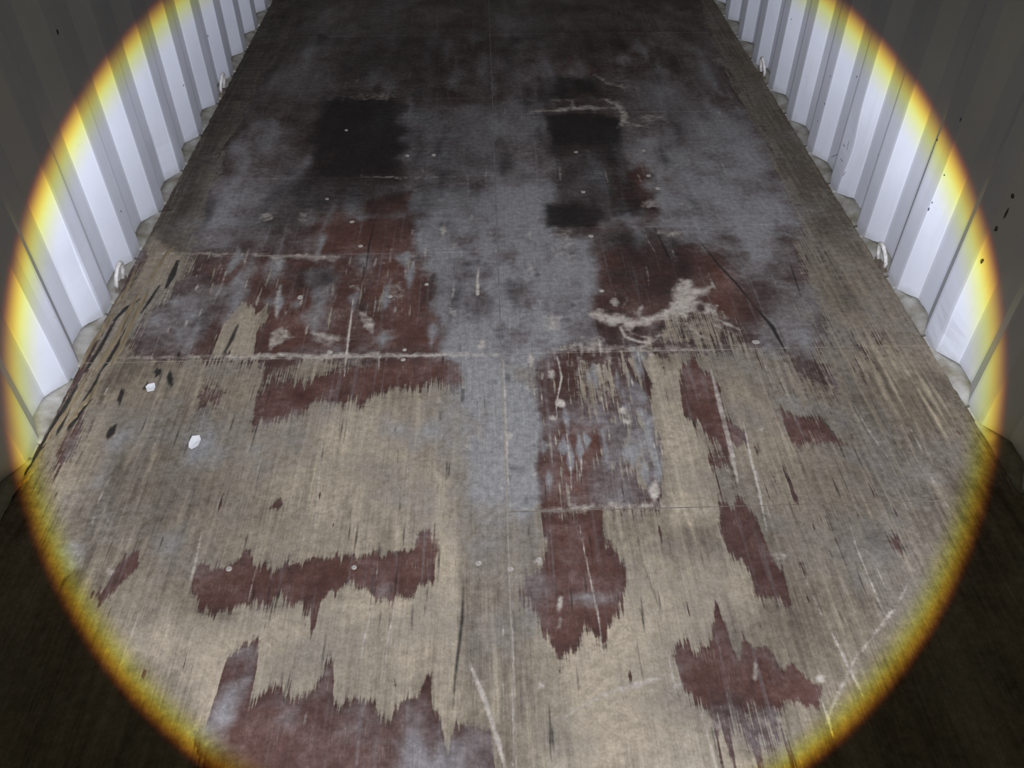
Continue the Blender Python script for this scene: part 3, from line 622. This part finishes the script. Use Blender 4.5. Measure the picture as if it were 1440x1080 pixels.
# sandy dirt packed into the joints, a little below the boards
def filler_strip(x0, x1, y0, y1, mat):
    along = (y1 - y0) > (x1 - x0); n = 60 if along else 30; V, Fc = [], []
    for i in range(n + 1):
        t = i / n; z = -0.0016 + rng.uniform(-0.0007, 0.0005)
        if along: a, b = (x0, y0 + (y1 - y0) * t), (x1, y0 + (y1 - y0) * t)
        else: a, b = (x0 + (x1 - x0) * t, y1), (x0 + (x1 - x0) * t, y0)
        V += [(*a, z), (*b, z), (*a, -0.028), (*b, -0.028)]
    for i in range(n):
        k = 4 * i
        Fc += [(k, k + 1, k + 5, k + 4), (k + 2, k + 6, k + 7, k + 3), (k, k + 4, k + 6, k + 2), (k + 1, k + 3, k + 7, k + 5)]
    Fc += [(0, 2, 3, 1), (4 * n, 4 * n + 1, 4 * n + 3, 4 * n + 2)]
    obj('joint_filler', V, Fc, mat, floor)
filler_strip(-h, h, Y0, 1.757, filler); filler_strip(-h, h, 1.757, Y1, fillerg)
for J, x0, x1 in ((JL, XL, -h), (JR, h, XR)):
    for y in J[1:-1]: filler_strip(x0, x1, y - h, y + h, filler if (y in (1.757, 2.262)) else fillerm if y < 2 else fillerd)

# countersunk screws with pale dust packed in their heads
def screw_mesh():
    V, Fc, s = [], [], 12
    for r, z in ((0.0078, -0.004), (0.0076, 0.0006), (0.0060, 0.0013), (0.0022, 0.0013), (0.0016, 0.0004)):
        for k in range(s): a = 2 * math.pi * k / s; V.append((r * math.cos(a), r * math.sin(a), z))
    for i in range(4):
        for k in range(s):
            a, b = i * s + k, i * s + (k + 1) % s; Fc.append((a, b, b + s, a + s))
    Fc.append(tuple(range(4 * s, 5 * s))); Fc.append(tuple(range(s))[::-1])
    me = bpy.data.meshes.new('screw'); me.from_pydata(V, [], Fc); me.update(); me.materials.append(screwm); return me
sme = screw_mesh()
for px_, py_, k in SCREWS:
    x, y = fl(px_, py_)
    o = bpy.data.objects.new('screw', sme); C.objects.link(o); o.parent = floor
    o.location = (x, y, 0.0); k *= rng.uniform(0.65, 1.0); o.scale = (k, k * rng.uniform(0.9, 1.3), 1); o.rotation_euler.z = rng.uniform(0, 3)

# long slivers of the broken plywood edge beside the left wall
def sliver(p0, p1, w, hgt, seed, bend=0.004):
    r = random.Random(seed); n = 14; V, Fc = [], []
    a, b = Vector(p0), Vector(p1); t = (b - a).normalized(); nn = Vector((-t.y, t.x, 0)).normalized()
    for i in range(n + 1):
        u = i / n; c = a.lerp(b, u) + nn * (bend * math.sin(u * 5 + seed) + r.uniform(-0.0012, 0.0012))
        k = w * (0.15 + 0.85 * min(1, 5 * u, 5 * (1 - u))) * r.uniform(0.75, 1.15) * 0.5
        z = c.z + hgt * r.uniform(0.7, 1.1) * min(1, 0.3 + 4 * u, 0.3 + 4 * (1 - u))
        V += [c + nn * k, c - nn * k, (c + nn * k * 0.5).to_3d() + Vector((0, 0, z - c.z)), (c - nn * k * 0.6) + Vector((0, 0, z - c.z))]
    for i in range(n):
        k = 4 * i
        Fc += [(k, k + 4, k + 5, k + 1), (k + 2, k + 3, k + 7, k + 6), (k, k + 2, k + 6, k + 4), (k + 1, k + 5, k + 7, k + 3)]
    Fc += [(0, 1, 3, 2), (4 * n, 4 * n + 2, 4 * n + 3, 4 * n + 1)]
    return V, Fc
for i, (a, b, w, hh) in enumerate(SLIVERS):
    pa, pb = fl(*a), fl(*b)
    obj('wood_splinter', *sliver((*pa, -0.002), (*pb, -0.002), w, hh, i + 1), splm, floor)

# ------------------------------------------------------------------ corrugated side walls
DEPTH, FLAT, SLOPE = 0.036, 0.0730, 0.0690
def profile(phase, period, y0, y1):
    """(y, depth) corners with small bend radii; the inner flat starts at phase + k * period"""
    fl_, sl = FLAT * period / 0.284, SLOPE * period / 0.284
    pts = []; k = math.floor((y0 - phase) / period) - 1
    while phase + k * period < y1 + period:
        b = phase + k * period
        for yc, d0, din, dout in ((b, 0, 1, 0), (b + fl_, 0, 0, 1), (b + fl_ + sl, DEPTH, 1, 0), (b + 2 * fl_ + sl, DEPTH, 0, 1)):
            e = 0.007; s = e * DEPTH / sl; sgn = 1 if d0 == 0 else -1
            if din: pts += [(yc - e, d0 + sgn * s), (yc - e * 0.3, d0 + sgn * s * 0.22), (yc + e, d0)]
            else: pts += [(yc - e, d0), (yc + e * 0.3, d0 + sgn * s * 0.22), (yc + e, d0 + sgn * s)]
        k += 1
    ys, ds = [p[0] for p in pts], [p[1] for p in pts]
    at = lambda y: (y, float(np.interp(y, ys, ds)))
    return [at(y0)] + [p for p in pts if y0 + 1e-4 < p[0] < y1 - 1e-4] + [at(y1)]

def corrugated_sheet(parent, side, xin, phase, period, y0, y1, dents):
    pr = profile(phase, period, y0, y1)
    zs = [-0.03, 0.0] + [0.03 * i for i in range(1, 24)] + [0.72 + 0.139 * i for i in range(13)]
    T = 0.002; V, Fc = [], []; nz_ = len(zs); n = len(pr)
    for layer in (0, T):
        for y, d in pr:
            for z in zs:
                dd, dy = d, 0.0
                for (yc, zc, ry, rz, amt, sh) in dents:
                    q = ((y - yc) / ry) ** 2 + ((z - zc) / rz) ** 2
                    if q < 4: w = math.exp(-q * 1.6); dd += amt * w; dy += sh * w
                V.append((xin + side * (dd + layer), y + dy, z))
    for i in range(n - 1):
        for j in range(nz_ - 1):
            a = i * nz_ + j; q = (a, a + nz_, a + nz_ + 1, a + 1)
            Fc.append(q if side > 0 else q[::-1])
            b = tuple(k + n * nz_ for k in q); Fc.append(b[::-1] if side > 0 else b)
    o = n * nz_
    for j in range(nz_ - 1):
        for i in (0, n - 1):
            a = i * nz_ + j; Fc.append((a, a + 1, a + 1 + o, a + o))
    for i in range(n - 1):
        for j in (0, nz_ - 1):
            a = i * nz_ + j; Fc.append((a, a + nz_, a + nz_ + o, a + o))
    return obj('corrugated_sheet', V, Fc, paint, parent)

WL, WR = -1.147, 1.196
PHL, PEL, PHR, PER = 2.245, 0.284, 2.588, 0.2862
wall_left = tag(empty('wall_left', (WL, Y0, 0)), 'white corrugated steel side wall on the left', kind='structure')
wall_right = tag(empty('wall_right', (WR, Y0, 0)), 'white corrugated steel side wall on the right', kind='structure')
bpy.context.view_layer.update()
def keep(o, parent):
    o.parent = parent; o.matrix_parent_inverse = parent.matrix_world.inverted(); return o

DL = [(1.93, 0.16, 0.05, 0.12, 0.012, 0.012), (2.77, 0.10, 0.05, 0.09, 0.010, 0.016), (1.70, 0.35, 0.05, 0.2, 0.006, 0.0), (3.4, 0.2, 0.06, 0.15, 0.004, 0.01)]
DR = [(2.58, 0.17, 0.05, 0.12, 0.008, -0.008), (1.72, 0.06, 0.05, 0.06, 0.006, 0.004), (2.03, 0.4, 0.06, 0.2, 0.004, 0.0), (3.0, 0.22, 0.06, 0.15, 0.004, 0.006)]
for wl, side, xin, ph, pe, dents in ((wall_left, -1, WL, PHL, PEL, DL), (wall_right, 1, WR, PHR, PER, DR)):
    fl_ = FLAT * pe / 0.284
    seams = [Y0] + [ph + fl_ / 2 + k * pe for k in range(-40, 40) if (k % 4 == 2) and Y0 + 0.3 < ph + fl_ / 2 + k * pe < Y1 - 0.3] + [Y1]
    for a, b in zip(seams[:-1], seams[1:]):
        keep(corrugated_sheet(wl, side, xin, ph, pe, a, b, dents), wl)
    # bottom rail: the steel ledge the sheets are welded to, seen in every outward fold
    r = random.Random(3 if side < 0 else 4)
    x_in = XL - 0.0005 if side < 0 else XR + 0.0005
    v, f = box(min(x_in, xin + side * 0.075), max(x_in, xin + side * 0.075), Y0, Y1, -0.14, -0.0035)
    keep(obj('bottom_rail', v, f, railmat, wl), wl)
    v, f = box(min(xin - side * 0.03, xin + side * 0.06), max(xin - side * 0.03, xin + side * 0.06), Y0, Y1, HEIGHT - 0.06, HEIGHT)
    keep(obj('top_rail', v, f, paint, wl), wl)
    # sealant fillets smeared along the foot of every fold
    k = math.floor((Y0 - ph) / pe)
    while ph + k * pe < Y1 - pe:
        b = ph + k * pe + fl_
        if b > Y0:
            sl = SLOPE * pe / 0.284; L = 2 * sl + fl_; V, Fc = [], []; n = 16
            hi = r.uniform(0.002, 0.016); lean = r.uniform(-0.3, 0.3)
            for i in range(n + 1):
                u = i / n; y = b - 0.012 + u * (L + 0.024); yy = y - b
                d = DEPTH * max(0.0, min(1.0, yy / sl, (L - yy) / sl))
                hz = 0.003 + hi * min(1.0, max(0.0, d / DEPTH)) * (1 + lean * (u - 0.5)) * r.uniform(0.85, 1.12)
                lip = r.uniform(0.0, 0.004)
                xo = xin + side * (d + 0.0006); xi_ = x_in - side * (0.001 + lip)
                V += [(xi_, y, -0.003), (xi_, y, 0.0022 + r.uniform(0, 0.001)), (xin * 0.5 + xo * 0.5 - side * 0.001, y, 0.003 + hz * 0.42), (xo, y, hz), (xo, y, -0.003)]
            for i in range(n):
                for j in range(5):
                    a0, a1 = 5 * i + j, 5 * i + (j + 1) % 5; q = (a0, a1, a1 + 5, a0 + 5); Fc.append(q if side > 0 else q[::-1])
            Fc += [tuple(range(5)), tuple(range(5 * n, 5 * n + 5))[::-1]]
            keep(obj('sealant_fillet', V, Fc, sealant, wl, True), wl)
        k += 1

# far end wall, roof and door sill close the box
def plate_wall(name, verts_fn, n, label):
    pr = profile(0.05, 0.25, -1.22, 1.26); V, Fc = [], []
    for x, d in pr:
        for z in (-0.03, HEIGHT): V.append((x, Y1 + d, z))
        for z in (-0.03, HEIGHT): V.append((x, Y1 + d + 0.002, z))
    for i in range(len(pr) - 1):
        k = 4 * i
        Fc += [(k, k + 4, k + 5, k + 1), (k + 2, k + 3, k + 7, k + 6), (k + 1, k + 5, k + 7, k + 3), (k, k + 2, k + 6, k + 4)]
    return tag(obj(name, V, Fc, paint), label, kind='structure')
plate_wall('wall_back', None, 0, 'white corrugated end wall of the container')
v, f = box(WL - 0.06, WR + 0.06, Y0, Y1 + 0.04, HEIGHT, HEIGHT + 0.02)
tag(obj('ceiling', v, f, paint), 'white steel container roof', kind='structure')
v, f = box(WL - 0.05, WR + 0.05, Y0 - 0.10, Y0 - 0.001, -0.14, -0.004)
tag(obj('trim_1', v, f, railmat), 'steel door sill at the open end', kind='structure')

# ------------------------------------------------------------------ things
def lashing_ring(px_, py_, side, label, lean=0.0, hgt=0.070, wid=0.033):
    x, y = fl(px_, py_)
    x = (WL - 0.012) if side < 0 else (WR + 0.012)
    t = tag(empty('lashing_ring', (x, y, 0.0)), label, 'lashing ring', 'lashing rings along the foot of the walls')
    pts = []
    for i in range(15):
        a = math.pi * i / 14
        pts.append((-side * (0.014 + 0.016 * math.sin(a)) + lean * 0.01 * math.sin(a), -wid * math.cos(a) * (1.0 if i not in (0, 14) else 0.8), 0.010 + hgt * math.sin(a) ** 0.8))
    o = obj('ring_bar', *tube(pts, 0.0062, 10), ringm, t, True)
    v, f = [], []
    for i in range(13):
        u = -1 + 2 * i / 12; k = 0.010 * (1 - 0.35 * u * u)
        v += [(-side * 0.014 - k, u * wid * 1.3, 0.0), (-side * 0.014 + k, u * wid * 1.3, 0.0), (-side * 0.014 + k * 0.5, u * wid * 1.3, 0.013 - 0.006 * u * u), (-side * 0.014 - k * 0.5, u * wid * 1.3, 0.013 - 0.006 * u * u)]
    for i in range(12):
        for j in range(4):
            a0, a1 = 4 * i + j, 4 * i + (j + 1) % 4; f.append((a0, a1, a1 + 4, a0 + 4))
    f += [(3, 2, 1, 0), (48, 49, 50, 51)]
    obj('weld_base', v, f, rust, t)
    return t
lashing_ring(166, 402, -1, 'white lashing ring at the foot of the left wall, larger and nearer one', 0.3)
lashing_ring(313, 130, -1, 'white lashing ring at the foot of the left wall, small far one')
lashing_ring(1236, 374, 1, 'white lashing ring at the foot of the right wall, larger and nearer one', -0.3)
lashing_ring(1069, 107, 1, 'white lashing ring at the foot of the right wall, small far one')

def flake(px_pts, label, seed):
    r = random.Random(seed); P = [fl(*p) for p in px_pts]; cx = sum(p[0] for p in P) / len(P); cy = sum(p[1] for p in P) / len(P)
    n = len(P); V = [(p[0] - cx, p[1] - cy, 0.0015 + r.uniform(0, 0.0025)) for p in P]
    V += [(p[0] - cx, p[1] - cy, z[2] + 0.0012) for p, z in zip(P, V)] + [(0, 0, 0.0005), (0, 0, 0.0020)]
    Fc = []
    for i in range(n):
        j = (i + 1) % n
        Fc += [(i, j, n + j, n + i), (i, 2 * n, j), (n + i, n + j, 2 * n + 1)]
    o = obj('paint_flake', V, Fc, whitem); o.location = (cx, cy, 0.0)
    return tag(o, label, 'flake', 'white flakes lying on the floor')
flake([(205, 545), (209, 542), (218, 540), (219, 545), (217, 550), (208, 552)], 'smaller white flake on the floor, next to the dark gouges', 1)
flake([(266, 625), (271, 615), (281, 613), (283, 619), (279, 628), (270, 633), (266, 631)], 'larger white flake on the bare grey floorboard, alone', 2)

# ------------------------------------------------------------------ chips and pen scratches in the wall paint
bpy.context.view_layer.update()
dg = bpy.context.evaluated_depsgraph_get()
def on_wall(px_, py_):
    ok, loc, nrm, *_ = S.ray_cast(dg, CAM, ray(px_, py_).normalized())
    return loc, (nrm if nrm.dot(ray(px_, py_)) < 0 else -nrm)
CHIPS = [(81, 45, .009, .014), (170, 297, .005, .007), (1318, 197, .007, .007), (1328, 246, .005, .005), (1311, 285, .004, .006), (1306, 294, .004, .010), (1351, 168, .005, .010), (1381, 367, .009, .016), (1401, 322, .008, .014), (1424, 276, .009, .012), (1205, 108, .005, .008), (1168, 107, .004, .008), (1160, 146, .005, .008), (1150, 170, .004, .006), (1113, 27, .004, .005), (1235, 218, .003, .004), (1415, 300, .005, .03), (258, 120, .004, .006)]
hits = [(on_wall(a, b), w, hh) for a, b, w, hh in CHIPS]
PENS = [((1184, 199), (1189, 207)), ((1194, 198), (1191, 212)), ((1178, 217), (1187, 228)), ((1181, 212), (1174, 222)), ((1190, 240), (1184, 249))]
pens = [(on_wall(*a), on_wall(*b)) for a, b in PENS]
def slab(loc, n, half_u, half_v, u, mat, name, parent, sides=7, seed=0):
    r = random.Random(seed); v = n.cross(u).normalized(); u = v.cross(n).normalized(); V = []
    for z in (-0.0006, 0.0007):
        r.seed(seed)
        for k in range(sides):
            a = 2 * math.pi * k / sides; q = r.uniform(0.75, 1.2)
            V.append(loc + u * half_u * q * math.cos(a) + v * half_v * q * math.sin(a) + n * z)
    Fc = [tuple(range(sides))[::-1], tuple(range(sides, 2 * sides))] + [(k, (k + 1) % sides, sides + (k + 1) % sides, sides + k) for k in range(sides)]
    keep(obj(name, V, Fc, mat, parent), parent)
for i, ((loc, n), w, hh) in enumerate(hits):
    slab(loc, n, w * 0.55, hh * 0.55, n.cross(Vector((0, 0, 1))), inkm, 'paint_chip', wall_left if loc.x < 0 else wall_right, 7, i)
for i, ((a, n), (b, _)) in enumerate(pens):
    slab((a + b) / 2, n, (b - a).length / 2, 0.0010, (b - a).normalized(), inkm, 'pen_scratch', wall_right, 6, 40 + i)
